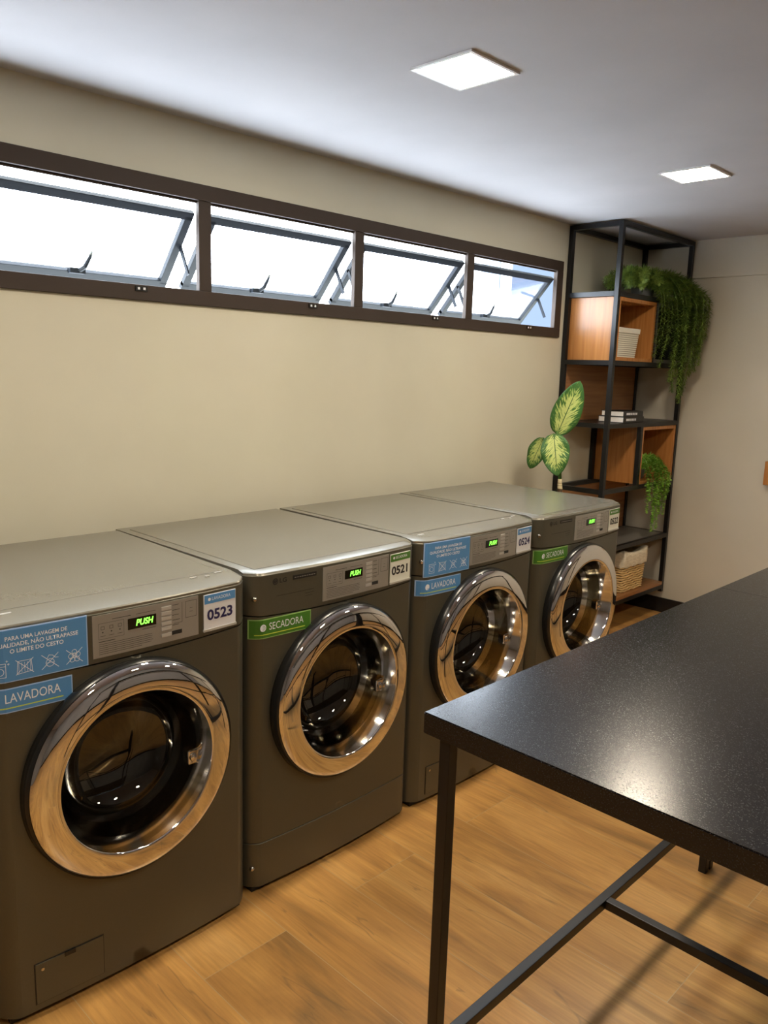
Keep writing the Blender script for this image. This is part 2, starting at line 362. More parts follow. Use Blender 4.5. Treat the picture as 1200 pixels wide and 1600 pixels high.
# buildings outside the window
nb = thing('neighbouring_building', 'grey-blue shaded building wall seen through the far right window pane', 'building', (-2.2, 7.2, 0))
M['bld_shaded'] = mat('shaded_render', (.013, .020, .034), .9); M['bld_white'] = mat('white_render', (.4, .4, .39), .9); M['bld_win'] = mat('facade_window', (.10, .13, .17), .3)  # nearer facade has its bluish shade put into the base colour
box('wall', M['bld_shaded'], nb, -1.35, 1.9, 0, 6, -3, 6)
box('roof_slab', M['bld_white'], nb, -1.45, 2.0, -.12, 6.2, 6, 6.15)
nb2 = thing('apartment_building', 'bright white apartment facade left of the grey-blue wall through the last pane', 'building', (-6, 10, 0))
box('wall', M['bld_white'], nb2, -1.2, 2.2, 0, 6, -3, 4.6)
for zz in (1.2, 2.7):
    for xx in (-.2, 1.15): box('window', M['bld_win'], nb2, xx, xx + .38, -.03, .02, zz, zz + .9)

# ------------------------------------------------------------ ceiling lamps
LS = .205
lamp0 = thing('ceiling_light', 'large-looking square recessed light panel, nearer of the two on the ceiling', 'ceiling light', (1.03, .62, H))
bm = bmesh.new(); o_ = LS / 2 + .007; i_ = LS / 2 - .004
for a in ((-o_, o_, -o_, -i_), (-o_, o_, i_, o_), (-o_, -i_, -i_, i_), (i_, o_, -i_, i_)): bx(bm, *a, -.006, 0)
obj('lamp_frame', bm, M['frame_white'], lamp0)
box('diffuser', M['diffuser'], lamp0, -i_, i_, -i_, i_, -.004, -.001)
def copy_tree(o, parent=None):
    c = o.copy(); C.objects.link(c); c.parent = parent
    for ch in list(o.children): copy_tree(ch, c)
    return c
lamps = [((1.03, 2.13), 'smaller-looking square recessed light panel on the ceiling near the shelving unit'),
         ((1.03, -.89), 'square recessed light panel on the ceiling above the nearest washing machine'),
         ((2.75, .62), 'square recessed light panel on the ceiling over the right side of the granite tables'),
         ((2.75, 2.13), 'square recessed light panel on the ceiling right of the far table'),
         ((2.75, -.89), 'square recessed light panel on the ceiling just behind the viewpoint')]
for (x, y), lb in lamps:
    c = copy_tree(lamp0); c.location = (x, y, H); c['label'] = lb
for o in list(C.objects):
    if o.name.startswith('ceiling_light'): o['group'] = 'recessed ceiling lights'

# ------------------------------------------------------------ machines
MWD = .680; HW = MWD / 2
def bow(y):
    a = abs(y)
    if a <= .300: return .022 - .012 * (a / .30) ** 2
    t = (a - .300) / (HW - .300); return .010 - .034 * t ** 1.6
XF = .853                    # front reference
ys_prof = [-HW + (HW - .300) * i / 5 for i in range(5)] + [-.300 + .6 * i / 24 for i in range(25)] + [HW - (HW - .300) * (4 - i) / 5 for i in range(5)]
def shell(bm, z0, z1, xb, off=0.0, top_r=0, inset=0.0):
    """closed block whose front follows the bowed machine front"""
    prof = [(XF + bow(y) + off, y * (1 - inset)) for y in ys_prof]
    pts = [(xb, -HW * (1 - inset))] + prof + [(xb, HW * (1 - inset))]
    zs = [z0, z1]
    lo = [bm.verts.new((x, y, z0)) for x, y in pts]; hi = [bm.verts.new((x, y, z1)) for x, y in pts]
    n = len(pts)
    for i in range(n): bm.faces.new((lo[i], lo[(i + 1) % n], hi[(i + 1) % n], hi[i]))
    bm.faces.new(lo[::-1]); bm.faces.new(hi)
def smile(y): return .010 * (abs(y) / HW) ** 2.5
DZ, DR = .563, .274           # door centre height, outer radius
def front_panel(z0, z1):
    """bowed front sheet with the round door opening"""
    bm = bmesh.new(); hr = .205; Y = .300; seg = 96
    def bpt(a):
        c, s = math.cos(a), math.sin(a); t = 1e9
        if abs(c) > 1e-6: t = min(t, Y / abs(c))
        if s > 1e-6: t = min(t, (z1 - DZ) / s)
        if s < -1e-6: t = min(t, (DZ - z0) / -s)
        return c * t, s * t
    angs = sorted([2 * PI * k / seg for k in range(seg)] + [math.atan2(s * q, c * Y) % (2 * PI) for c, s, q in ((1, 1, z1 - DZ), (-1, 1, z1 - DZ), (-1, -1, DZ - z0), (1, -1, DZ - z0))])
    rings = []
    K = 8
    for k in range(-1, K + 1):
        ring = []
        for a in angs:
            ex, ez = bpt(a); hx, hz = hr * math.cos(a), hr * math.sin(a)
            t = max(k, 0) / K; y = hx + (ex - hx) * t; z = DZ + hz + (ez - hz) * t
            ring.append(bm.verts.new((XF + bow(y) - (.06 if k < 0 else 0), y, z)))
        rings.append(ring)
    n = len(angs)
    for a, b in zip(rings, rings[1:]):
        for k in range(n): bm.faces.new((a[k], b[k], b[(k + 1) % n], a[(k + 1) % n]))
    # side flanges
    side = [y for y in ys_prof if y >= .2999]
    for sg in (1, -1):
        col = [(bm.verts.new((XF + bow(y), sg * y, z0)), bm.verts.new((XF + bow(y), sg * y, z1))) for y in side]
        for a, b in zip(col, col[1:]):
            f = bm.faces.new((a[0], b[0], b[1], a[1]) if sg > 0 else (a[1], b[1], b[0], a[0]))
        a = col[-1]; b = (bm.verts.new((XF - .08, sg * HW, z0)), bm.verts.new((XF - .08, sg * HW, z1)))
        bm.faces.new((a[0], b[0], b[1], a[1]) if sg > 0 else (a[1], b[1], b[0], a[0]))
    # top and bottom returns
    for zz, fl in ((z1, 0), (z0, 1)):
        row = [(bm.verts.new((XF + bow(y), y, zz)), bm.verts.new((XF - .08, y, zz))) for y in ys_prof]
        for a, b in zip(row, row[1:]): bm.faces.new((a[0], b[0], b[1], a[1]) if not fl else (a[1], b[1], b[0], a[0]))
    bmesh.ops.remove_doubles(bm, verts=bm.verts, dist=1e-5)
    for v in bm.verts:
        if v.co.z > .78: v.co.z += smile(v.co.y) * (v.co.z - .78) / (z1 - .78)
    return bm
# --- flat artwork laid on the bowed front. coordinates: u from the machine's left edge, z height
UO = 0.0; ZO = 0.0
def fx(y, off): return XF + bow(y) + off
def card(bm, u0, u1, z0, z1, off=.0016, th=.0010):
    u0 += UO; u1 += UO; z0 += ZO; z1 += ZO
    us = [u0] + [.01 * k for k in range(-5, 75) if u0 + 1e-4 < .01 * k < u1 - 1e-4] + [u1]; n = len(us) - 1
    f = [[bm.verts.new((fx(u - HW, off), u - HW, z)) for z in (z0, z1)] for u in us]
    b = [[bm.verts.new((fx(u - HW, off - th), u - HW, z)) for z in (z0, z1)] for u in us]
    for i in range(n):
        bm.faces.new((f[i][0], f[i + 1][0], f[i + 1][1], f[i][1]))
        bm.faces.new((f[i][1], f[i + 1][1], b[i + 1][1], b[i][1])); bm.faces.new((f[i + 1][0], f[i][0], b[i][0], b[i + 1][0]))
    bm.faces.new((f[0][0], f[0][1], b[0][1], b[0][0])); bm.faces.new((f[n][1], f[n][0], b[n][0], b[n][1]))
def stroke(bm, a, b, w, off):
    a, b = Vector((a[0], a[1])), Vector((b[0], b[1])); d = (b - a)
    if d.length < 1e-6: return
    if abs(d.x) > .012:
        n = int(abs(d.x) / .009) + 1
        for i in range(n): stroke(bm, a + d * (i / n), a + d * ((i + 1) / n), w, off)
        return
    d.normalize(); s = Vector((-d.y, d.x)) * (w / 2); e = d * w / 2
    q = [a - s - e, b - s + e, b + s + e, a + s - e]
    bm.faces.new([bm.verts.new((fx(p.x + UO - HW, off), p.x + UO - HW, p.y + ZO)) for p in q])
def ring2(bm, c, r, w, off, n=20):
    for k in range(n):
        a, b = 2 * PI * k / n, 2 * PI * (k + 1) / n
        stroke(bm, (c[0] + r * math.cos(a), c[1] + r * math.sin(a)), (c[0] + r * math.cos(b), c[1] + r * math.sin(b)), w, off)
def disc(bm, c, r, off, n=20):
    bm.faces.new([bm.verts.new((fx(c[0] + UO - HW, off), c[0] + UO + r * math.cos(2 * PI * k / n) - HW, c[1] + ZO + r * math.sin(2 * PI * k / n))) for k in range(n)])
def lettering(name, s, u, z, size, m, parent, off=.0022, bold=0.0, shear=0, width=None, align='CENTER', label=None, space=1.0, slope=0):
    cu = bpy.data.curves.new('lettering', 'FONT'); cu.body = s; cu.size = size; cu.align_x = align; cu.align_y = 'CENTER'; cu.offset = bold; cu.shear = shear; cu.resolution_u = 3; cu.space_character = space
    t = bpy.data.objects.new('lettering', cu); C.objects.link(t)
    dg = bpy.context.evaluated_depsgraph_get(); me = bpy.data.meshes.new_from_object(t.evaluated_get(dg))
    bpy.data.objects.remove(t); bpy.data.curves.remove(cu)
    xs = [v.co.x for v in me.vertices]; w = max(xs) - min(xs); k = (width / w) if width else 1
    u += UO; z += ZO
    for v in me.vertices:
        y = u - HW + v.co.x * k; v.co = (fx(y, off), y, z + v.co.y + slope * v.co.x * k)
    me.materials.clear(); me.materials.append(m)
    o = bpy.data.objects.new(name, me); C.objects.link(o); o.parent = parent
    return o

def build_machine(kind, number, loc, rz, label):
    global UO, ZO
    near = number == '0523'; UO = ZO = 0.0
    dy = -.010 if near else 0.0
    washer = kind == 'washer'
    t = thing('washing_machine' if washer else 'clothes_dryer', label, 'washing machine' if washer else 'dryer', loc, rz, None)
    xb = .10
    # body shell behind the front sheet
    bm = bmesh.new()
    bx(bm, xb, XF - .085, -HW + .001, HW - .001, .03, .972)
    body = obj('cabinet_body', bm, M['cabinet'], t)
    # hollow for the drum: body block starts behind it, so cut the block short and add side walls
    bmd = bmesh.new(); bmd.from_mesh(body.data); bmesh.ops.delete(bmd, geom=bmd.verts[:], context='VERTS')
    bx(bmd, xb, XF - .50, -HW + .001, HW - .001, .03, .972)
    bx(bmd, XF - .50, XF - .07, -HW + .001, -HW + .012, .03, .972); bx(bmd, XF - .50, XF - .07, HW - .012, HW - .001, .03, .972)
    bx(bmd, XF - .50, XF - .07, -HW + .012, HW - .012, .03, .05); bx(bmd, XF - .50, XF - .07, -HW + .012, HW - .012, .95, .972)
    bmd.to_mesh(body.data); bmd.free()
    box('dark_gap_fill', M['dark_gap_fill'], t, xb + .02, XF - .012, -HW + .02, HW - .02, .0, .032)  # added black block stands in for the shade in the gap underneath
    zf0 = .022 if washer else .1645
    smooth_by_angle(obj('front_panel', front_panel(zf0, .8445), M['cabinet'], t), 50)
    if not washer:
        bm = bmesh.new(); shell(bm, .022, .1615, XF - .07); k = smooth_by_angle(obj('kick_panel', bm, M['cabinet'], t, bevel=.002), 50)
    # console
    bm = bmesh.new(); shell(bm, .8475, .968 if washer else .972, XF - .09, off=.001)
    for v in bm.verts:
        if v.co.z < .9: v.co.z += smile(v.co.y)
    smooth_by_angle(obj('console', bm, M['cabinet'], t, bevel=.002), 50)
    # lid: front edge rounded
    bm = bmesh.new()
    drop = .010 if washer else .0115; run = .060 if washer else .028
    secs = [(-.0015, .968 if washer else .972), (-.001, .9835 - drop), (-.004, .9835 - drop * .55 if not washer else .9835 - drop + .003), (-run, .9835)]
    def secline(y):
        return [(XF + bow(y) + a, z) for a, z in secs]
    cols = []
    for y in ys_prof:
        cols.append([bm.verts.new((x, y, z)) for x, z in secline(y)] + [bm.verts.new((xb, y, .9835)), bm.verts.new((xb, y, .972))])
    for a, b in zip(cols, cols[1:]):
        for k in range(len(a) - 1): bm.faces.new((a[k], b[k], b[k + 1], a[k + 1]))
    bm.faces.new(cols[0]); bm.faces.new(cols[-1][::-1])
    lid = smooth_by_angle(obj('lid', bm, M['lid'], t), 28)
    # pressed groove around the lid, slightly raised inner field
    bm = bmesh.new(); xf_ = XF - .085 if washer else XF - .02
    bx(bm, xb + .035, xf_, -HW + .032, HW - .032, .9825, .9852)
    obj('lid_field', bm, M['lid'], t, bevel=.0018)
    if washer:
        for u, x_, l_ in ((.545, .02, .018), (.585, .012, .012), (.625, .03, .022)):
            bm = bmesh.new(); bx(bm, XF - .05 - x_, XF - .05 - x_ + .006, u - HW, u - HW + l_, .978, .9858); obj('lid_clip', bm, M['button'], t)
        bm = bmesh.new(); bx(bm, XF - .06, XF - .052, .06 - HW, .085 - HW, .978, .9845)
        obj('lid_clip', bm, M['button'], t)
    # ---- door
    d = obj('door', bmesh.new(), M['chrome'], t)
    x0 = XF + bow(0)
    bm = bmesh.new()
    prof = [(.2005, .0345), (.2015, .0385), (.2040, .0400), (.2120, .0400), (.2250, .0388), (.2380, .0370), (.2500, .0345), (.2590, .0310), (.2650, .0265), (.2680, .0215)]
    lathe_x(bm, prof, 0, DZ, x0); bm.to_mesh(d.data); bm.free()
    for p in d.data.polygons: p.use_smooth = True
    bm = bmesh.new(); lathe_x(bm, [(.2685, .023), (.2735, .018), (.2760, -.016), (.21, -.018)], 0, DZ, x0); obj('door_rim', bm, M['gasket'], d, smooth=True)
    bm = bmesh.new(); lathe_x(bm, [(.160, -.085), (.169, -.062), (.177, -.035), (.184, -.010), (.191, .012), (.197, .026), (.2005, .0345)], 0, DZ, x0); obj('inner_ring', bm, M['chrome_in'], d, smooth=True)
    # bowl behind it
    bm = bmesh.new(); pr = [(.183, -.012), (.174, -.045), (.162, -.085), (.140, -.118), (.07, -.140), (.004, -.143)]
    rg = lathe_x(bm, pr, 0, DZ, x0); bm.faces.new(rg[-1]); obj('glass_bowl', bm, M['bowl_glass'], d, smooth=True)
    # latch on the right inside the ring
    bm = bmesh.new(); bx(bm, x0 - .035, x0 - .005, .155, .185, DZ - .055, DZ - .015); lathe_x(bm, [(.0, .0), (.010, -.002), (.012, -.02)], .168, DZ - .035, x0 + .004, seg=16)
    obj('latch', bm, M['chrome_in'], d, bevel=.004)
    # drum
    bm = bmesh.new(); lathe_x(bm, [(.155, -.11), (.165, -.115), (.245, -.135), (.250, -.16), (.250, -.40), (.235, -.43), (.06, -.41), (.02, -.40)], 0, DZ, x0, seg=72)
    for k in range(3):
        a = 2 * PI * k / 3 + .5; c, s = math.cos(a), math.sin(a)
        bar(bm, (x0 - .16, c * .235, DZ + s * .235), (x0 - .40, c * .235, DZ + s * .235), .05, .04, up=Vector((0, c, s)))
    obj('drum', bm, M['drum'], t, smooth=True)
    # ---- control panel
    UO = -.018 if near else -.003
    cp = obj('control_panel', bmesh.new(), M['panel_silver'], t); bm = bmesh.new(); card(bm, .252, .532, .861, .9635, .0034, .003); bm.to_mesh(cp.data); bm.free()
    cp['label'] = 'silver control panel with green display'
    bm = bmesh.new(); card(bm, .338, .412, .914, .941, .0042, .001); dp = obj('display', bm, M['black_glass'], cp)
    lettering('display_text', 'PUSH', .380, .9275, .021, M['led'], dp, off=.0048, bold=.0006, shear=.22, width=.046)
    for i in range(6):
        z = .9485 - i * .0128 - (.004 if i == 5 else 0)
        bm = bmesh.new(); card(bm, .426, .453, z - .0042, z + .0042, .0055, .003); obj('button', bm, M['button'], cp)
    bm = bmesh.new()
    card(bm, .455, .483, .8765, .8865, .0042, .001); obj('badge', bm, M['print_dark'], cp)
    bm = bmesh.new()
    for u0, u1, z0, z1 in ((.266, .328, .905, .943),):
        for a, b in (((u0, z0), (u1, z0)), ((u1, z0), (u1, z1)), ((u1, z1), (u0, z1)), ((u0, z1), (u0, z0))): stroke(bm, a, b, .0006, .0040)
    for u in (.276, .297, .318):
        disc(bm, (u, .921), .0016, .0040, 10)
        for a, b in (((u - .004, .928), (u + .004, .928)), ((u + .004, .928), (u + .004, .935)), ((u + .004, .935), (u - .004, .935)), ((u - .004, .935), (u - .004, .928)), ((u - .006, .912), (u + .006, .912))): stroke(bm, a, b, .0008, .0040)
    stroke(bm, (.266, .899), (.305, .899), .0014, .0040)
    for i in range(6): stroke(bm, (.266, .893 - i * .0048), (.400 - (.03 if i == 5 else 0) + .004 * math.sin(i * 3), .893 - i * .0048), .0009, .0040)
    stroke(bm, (.30, .9495), (.345, .9495), .0012, .0040); stroke(bm, (.36, .9495), (.41, .9495), .0009, .0040); stroke(bm, (.375, .908), (.41, .908), .0009, .0040)
    obj('panel_print', bm, M['print_dark'], cp); bm = bmesh.new()
    for i in range(5): stroke(bm, (.457, .9525 - i * .0128), (.474 + .003 * (i % 2), .9525 - i * .0128), .0012, .0040)
    for a, b in (((.460, .905), (.484, .905)), ((.484, .905), (.484, .955)), ((.494, .913), (.494, .955)), ((.494, .955), (.526, .955)), ((.526, .955), (.526, .913)), ((.526, .913), (.494, .913)), ((.507, .936), (.514, .936)), ((.506, .927), (.515, .927))): stroke(bm, a, b, .0008, .0040)
    obj('button_print', bm, M['print_dark'], cp)
    # ---- number card
    UO = -.009 if near else -.003
    bm = bmesh.new(); card(bm, .540, .640, .866, .9595, .0040, .004); nc = obj('number_card', bm, M['white_card'] if washer else M['cream_card'], t)
    bm = bmesh.new(); card(bm, .5415, .6385, .9355, .9583, .0046, .0008); band = obj('card_header', bm, M['blue'] if washer else M['green'], nc)
    lettering('header_text', 'LAVADORA' if washer else 'SECADORA', .593, .947, .0125, M['white_print'], band, off=.0050, width=.058)
    bm = bmesh.new(); disc(bm, (.556, .947), .0042, .0050); obj('header_icon', bm, M['white_print'], band)
    lettering('number', number, .590, .9035, .038, M['navy'] if washer else M['print_dark'], nc, off=.0047, bold=.0012, width=.080)
    bm = bmesh.new()
    for a in ((.538, .642, .862, .868), ): card(bm, *a, .0062, .006)
    obj('card_holder', bm, M['button'], nc)
    # ---- stickers
    UO = -.024 if near else -.003; ZO = -.004 if near else 0
    ne = 'blue_edge' if washer else 'green_edge'; nf = 'blue' if washer else 'green'
    zt = .840 if washer else .8455; U1 = .208
    bm = bmesh.new()
    card(bm, .006 - UO * .95, U1, zt - .056, zt, .0024, .0016); ns = obj('name_sticker', bm, M[ne], t); ns['label'] = ('blue LAVADORA sticker' if washer else 'green SECADORA sticker')
    bm = bmesh.new(); card(bm, .0085 - UO * .95, U1 - .0025, zt - .0535, zt - .0025, .0030, .0008); sf = obj('sticker_face', bm, M[nf], ns)
    zi = .0042
    lettering('sticker_text', 'LAVADORA' if washer else 'SECADORA', .121, zt - .024, .030, M['white_print'], sf, off=.0035, width=.118)
    bm = bmesh.new(); stroke(bm, (.022, zt - .0445), (.185, zt - .0445), .0026, .0035); obj('underline', bm, M['lime'], sf)
    bm = bmesh.new(); disc(bm, (.042, zt - .024), .0105, zi); obj('sticker_icon', bm, M['white_print'], sf)
    bm = bmesh.new()
    if washer: 
        for k in range(3): stroke(bm, (.035, zt - .029 - k * .0025), (.049, zt - .029 - k * .0025), .001, .0046)
    else: ring2(bm, (.042, zt - .024), .006, .001, .0046); ring2(bm, (.042, zt - .024), .0025, .0008, .0046)
    obj('icon_detail', bm, M[nf], sf)
    if washer:
        ZO = 0.0; UO = -.026 if near else -.002
        bm = bmesh.new(); card(bm, .026 if not near else .036, .248, .850, .9695, .0034, .002); inf = obj('information_sticker', bm, M['blue_edge'], t); inf['label'] = 'blue information sticker with white text and pictograms'
        bm = bmesh.new(); card(bm, .0285 if not near else .0385, .2455, .8525, .967, .0040, .0008); fc = obj('sticker_face', bm, M['blue'], inf)
        for s_, z, w_ in (('PARA UMA LAVAGEM DE', .9480, .132), ('QUALIDADE, NÃO ULTRAPASSE', .9335, .180), ('O LIMITE DO CESTO', .9190, .114)):
            lettering('sticker_text', s_, .136, z, .0130, M['white_print'], fc, off=.0046, bold=.0002, width=w_)
        bm = bmesh.new(); o = .0046; w = .0011
        def poly(pts, close=True):
            for a, b in zip(pts, pts[1:] + (pts[:1] if close else [])): stroke(bm, a, b, w, o)
        # machine pictogram
        u, z = .058, .880
        poly([(u - .013, z - .017), (u + .011, z - .017), (u + .011, z + .014), (u - .013, z + .014)]); ring2(bm, (u - .001, z - .004), .008, w, o); stroke(bm, (u - .013, z + .008), (u + .011, z + .008), w, o)
        for q in ((u + .017, z + .012), (u + .014, z + .019)): stroke(bm, (q[0] - .002, q[1]), (q[0] + .002, q[1]), w, o); stroke(bm, (q[0], q[1] - .002), (q[0], q[1] + .002), w, o)
        # crossed basket, crossed bottle, crossed pile
        u = .108
        poly([(u - .016, z - .015), (u + .016, z - .012), (u + .014, z + .014), (u - .014, z + .014)])
        for k in range(5): stroke(bm, (u - .012 + k * .006, z - .012), (u - .012 + k * .006, z + .010), .0007, o)
        u = .162
        ring2(bm, (u, z - .003), .009, w, o); poly([(u - .006, z + .008), (u - .002, z + .015), (u + .006, z + .013), (u + .011, z + .007), (u + .018, z + .006)], False); stroke(bm, (u - .008, z - .003), (u + .008, z - .003), .0008, o)
        u = .216
        for q in ((-.005, -.008), (.006, -.008), (0, .002), (-.008, .001), (.008, .003), (0, .010)): ring2(bm, (u + q[0], z + q[1]), .0055, w, o, 12)
        for u in (.108, .162, .216):
            stroke(bm, (u - .018, z - .016), (u + .018, z + .017), .0013, o + .0002); stroke(bm, (u - .018, z + .017), (u + .018, z - .016), .0013, o + .0002)
        obj('pictograms', bm, M['white_print'], fc)
        # service flap low on the left
        UO = 0.0
        bm = bmesh.new(); card(bm, .070, .237, .038, .146, .0006, .004); g = obj('service_flap', bm, M['dark_gap_fill'], t)
        bm = bmesh.new(); card(bm, .0722, .2348, .0402, .1438, .0028, .003); fl = obj('flap_cover', bm, M['cabinet'], g, bevel=.0008)
        bm = bmesh.new(); card(bm, .140, .166, .1345, .1455, .0040, .003); obj('flap_slot', bm, M['gasket'], fl)
        bm = bmesh.new(); disc(bm, (.088, .128), .004, .0050); obj('flap_screw', bm, M['screw'], fl)
    else:
        UO = 0.0
        bm = bmesh.new(); disc(bm, (.080, .949), .0095, .0020); lg = obj('logo', bm, M['print_dark'], t)
        lettering('logo_text', 'LG', .106, .949, .018, M['print_dark'], lg, off=.0022, bold=.0004, width=.024)
        bm = bmesh.new(); ring2(bm, (.080, .949), .0060, .0010, .0024, 14); stroke(bm, (.080, .949), (.080, .954), .001, .0024); stroke(bm, (.080, .9455), (.0835, .9455), .001, .0024); obj('logo_detail', bm, M['cabinet'], lg)
        bm = bmesh.new(); card(bm, .140, .225, .9445, .9575, .0020, .0008); bd = obj('name_badge', bm, M['print_dark'], t)
        bm = bmesh.new(); 
        for k in range(9): stroke(bm, (.146 + k * .0085, .951), (.1505 + k * .0085, .951), .0018, .0026)
        obj('badge_print', bm, M['panel_silver'], bd)
        bm = bmesh.new(); stroke(bm, (.085, .9065), (.215, .9075), .0012, .0022); stroke(bm, (.185, .898), (.215, .899), .0012, .0022); stroke(bm, (.185, .890), (.210, .891), .0009, .0022); obj('console_print', bm, M['print_dark'], t)
        for u_, z_ in ((.016, .083),):
            bm = bmesh.new(); bmesh.ops.create_uvsphere(bm, u_segments=12, v_segments=8, radius=.008, matrix=Matrix.Translation((fx(u_ - HW, 0), u_ - HW, z_))); obj('screw', bm, M['screw'], t, smooth=True)
    for u_, z_ in ((.020, .905),) if (not washer or loc[1] > 0) else ():
        bm = bmesh.new(); bmesh.ops.create_uvsphere(bm, u_segments=12, v_segments=8, radius=.008, matrix=Matrix.Translation((fx(u_ - HW, 0), u_ - HW, z_))); obj('screw', bm, M['screw'], t, smooth=True)
    if near:
        d.location.y = dy; d.scale = (1, .985, 1); 
    return t
PIT = .697
build_machine('washer', '0523', (.016, -PIT * .5 + .0125, 0), math.radians(-1.0), 'nearest dark grey washing machine, card numbered 0523, left edge of the picture')
build_machine('dryer', '0521', (0, PIT * .5, 0), 0, 'dark grey clothes dryer with green sticker and card numbered 0521')
build_machine('washer', '0524', (-.002, PIT * 1.5 + .006, 0), math.radians(-.5), 'dark grey washing machine numbered 0524, between the two dryers')
build_machine('dryer', '0522', (-.002, PIT * 2.5, 0), 0, 'farthest dark grey clothes dryer, numbered 0522, beside the potted plant')

# ------------------------------------------------------------ granite tables
def table(y0, y1, lb):
    X0, X1 = 1.68, 2.56; TZ_ = .92; th = .042; L = .024
    cx, cy = (X0 + X1) / 2, (y0 + y1) / 2
    t = thing('work_table', lb, 'table', (cx, cy, 0))
    bm = bmesh.new(); bx(bm, X0 - cx, X1 - cx, y0 - cy, y1 - cy, TZ_ - th, TZ_)
    seam = [v for v in (y0 - cy, y1 - cy) if abs(v + cy - 1.152) < .01]
    ed = [e for e in bm.edges if not any(abs(q.co.y - v) < 1e-4 for q in e.verts for v in seam) or (abs(e.verts[0].co.y - e.verts[1].co.y) > .1)]
    bmesh.ops.bevel(bm, geom=ed, offset=.0018, segments=2, affect='EDGES')
    obj('tabletop', bm, M['granite'], t)
    lx = (X0 + .038 - cx, X1 - .038 - L - cx); ly = (y0 + .004 - cy, y1 - .004 - L - cy)
    for a in lx:
        for b in ly: box('leg', M['black_metal'], t, a, a + L, b, b + L, 0, TZ_ - th, bevel=.0015)
    for a in lx: box('stretcher', M['black_metal'], t, a, a + L, ly[0] + L, ly[1], .210, .210 + L, bevel=.0015)
    box('cross_bar', M['black_metal'], t, lx[0] + L, lx[1], -L / 2, L / 2, .210, .210 + L, bevel=.0015)
    return t
table(-.197, 1.1512, 'black granite-topped steel table, nearer one, in the right foreground')
table(1.1532, 2.50, 'black granite-topped steel table joined behind the nearer one, towards the back wall')

# ------------------------------------------------------------ shelving unit
SX0, SX1, SY0, SY1 = .003, .335, 2.834, 3.732; TB = .026
cx, cy = SX0, SY0
sh = thing('shelving_unit', 'tall black steel frame shelving with oak boxes in the back corner', 'shelf', (cx, cy, 0))
def sb(name, m, x0, x1, y0, y1, z0, z1, parent=sh, bevel=0): return box(name, m, parent, x0 - cx, x1 - cx, y0 - cy, y1 - cy, z0, z1, bevel=bevel)
LV = [2.368, 2.000, 1.627, 1.275, .899, .545, .198]
for px in (SX0, SX1 - TB):
    for py in (SY0, SY1 - TB): sb('post', M['black_metal'], px, px + TB, py, py + TB, .150, 2.368, bevel=.001)
for z in LV:
    zt = z; zb = z - TB
    for py in (SY0, SY1 - TB): sb('rail', M['black_metal'], SX0 + TB, SX1 - TB, py, py + TB, zb, zt)
    for px in (SX0, SX1 - TB): sb('rail', M['black_metal'], px, px + TB, SY0 + TB, SY1 - TB, zb, zt)
YC = 3.245
for px in (SX0, SX1 - TB): sb('middle_post', M['black_metal'], px, px + TB, YC - .012, YC + .016, LV[4], LV[3] - TB)
sb('back_panel', M['wood_h'], SX0 + .002, SX0 + .018, SY0 + TB, SY1 - TB, LV[3], LV[2] - TB)
sb('back_panel', M['wood_h'], SX0 + .002, SX0 + .018, SY0 + TB, SY1 - TB, LV[5], LV[4] - TB)
sb('shelf_board', M['black_metal'], SX0 + TB, SX1 - TB, SY0 + TB, SY1 - TB, LV[3] - .012, LV[3] - .001)
sb('shelf_board', M['shelf_grey'], SX0 + TB, SX1 - TB, SY0 + TB, SY1 - TB, LV[5] - .012, LV[5] - .001)
sb('shelf_board', M['black_metal'], SX0 + TB, SX1 - TB, SY0 + TB, SY1 - TB, LV[1] - .012, LV[1] - .001)
sb('bottom_board', M['wood_h'], SX0, SX1, SY0 + TB, SY1 - TB, LV[6] + .001, LV[6] + .022)
def open_box(name, m, x0, x1, y0, y1, z0, z1, t=.020, mrim=None):
    bm = bmesh.new()
    g = lambda *a: bx(bm, a[0] - cx, a[1] - cx, a[2] - cy, a[3] - cy, a[4], a[5])
    g(x0, x1, y0, y0 + t, z0, z1); g(x0, x1, y1 - t, y1, z0, z1)
    g(x0, x1, y0 + t, y1 - t, z0, z0 + t); g(x0, x1, y0 + t, y1 - t, z1 - t, z1)
    g(x0, x0 + .012, y0 + t, y1 - t, z0 + t, z1 - t)
    o = obj(name, bm, m, sh)
    if mrim:
        bm = bmesh.new(); e = .003
        g = lambda *a: bx(bm, a[0] - cx, a[1] - cx, a[2] - cy, a[3] - cy, a[4], a[5])
        g(x1, x1 + e, y0, y0 + t, z0, z1); g(x1, x1 + e, y1 - t, y1, z0, z1); g(x1, x1 + e, y0 + t, y1 - t, z0, z0 + t); g(x1, x1 + e, y0 + t, y1 - t, z1 - t, z1)
        obj('rim', bm, mrim, o)
    return o
open_box('oak_box', M['wood'], SX0 + .012, SX1 - .004, SY0 + TB + .001, 3.300, LV[2] + .001, LV[1] - TB - .002)
open_box('dark_box', M['dark_box'], SX0 + .012, SX1 - .004, 3.312, SY1 - TB - .002, LV[2] + .001, LV[1] - TB - .002, mrim=M['dark_rim'])
open_box('oak_box', M['wood'], SX0 + .012, SX1 - .004, YC + .018, SY1 - TB - .002, LV[4] + .001, LV[3] - TB - .002)

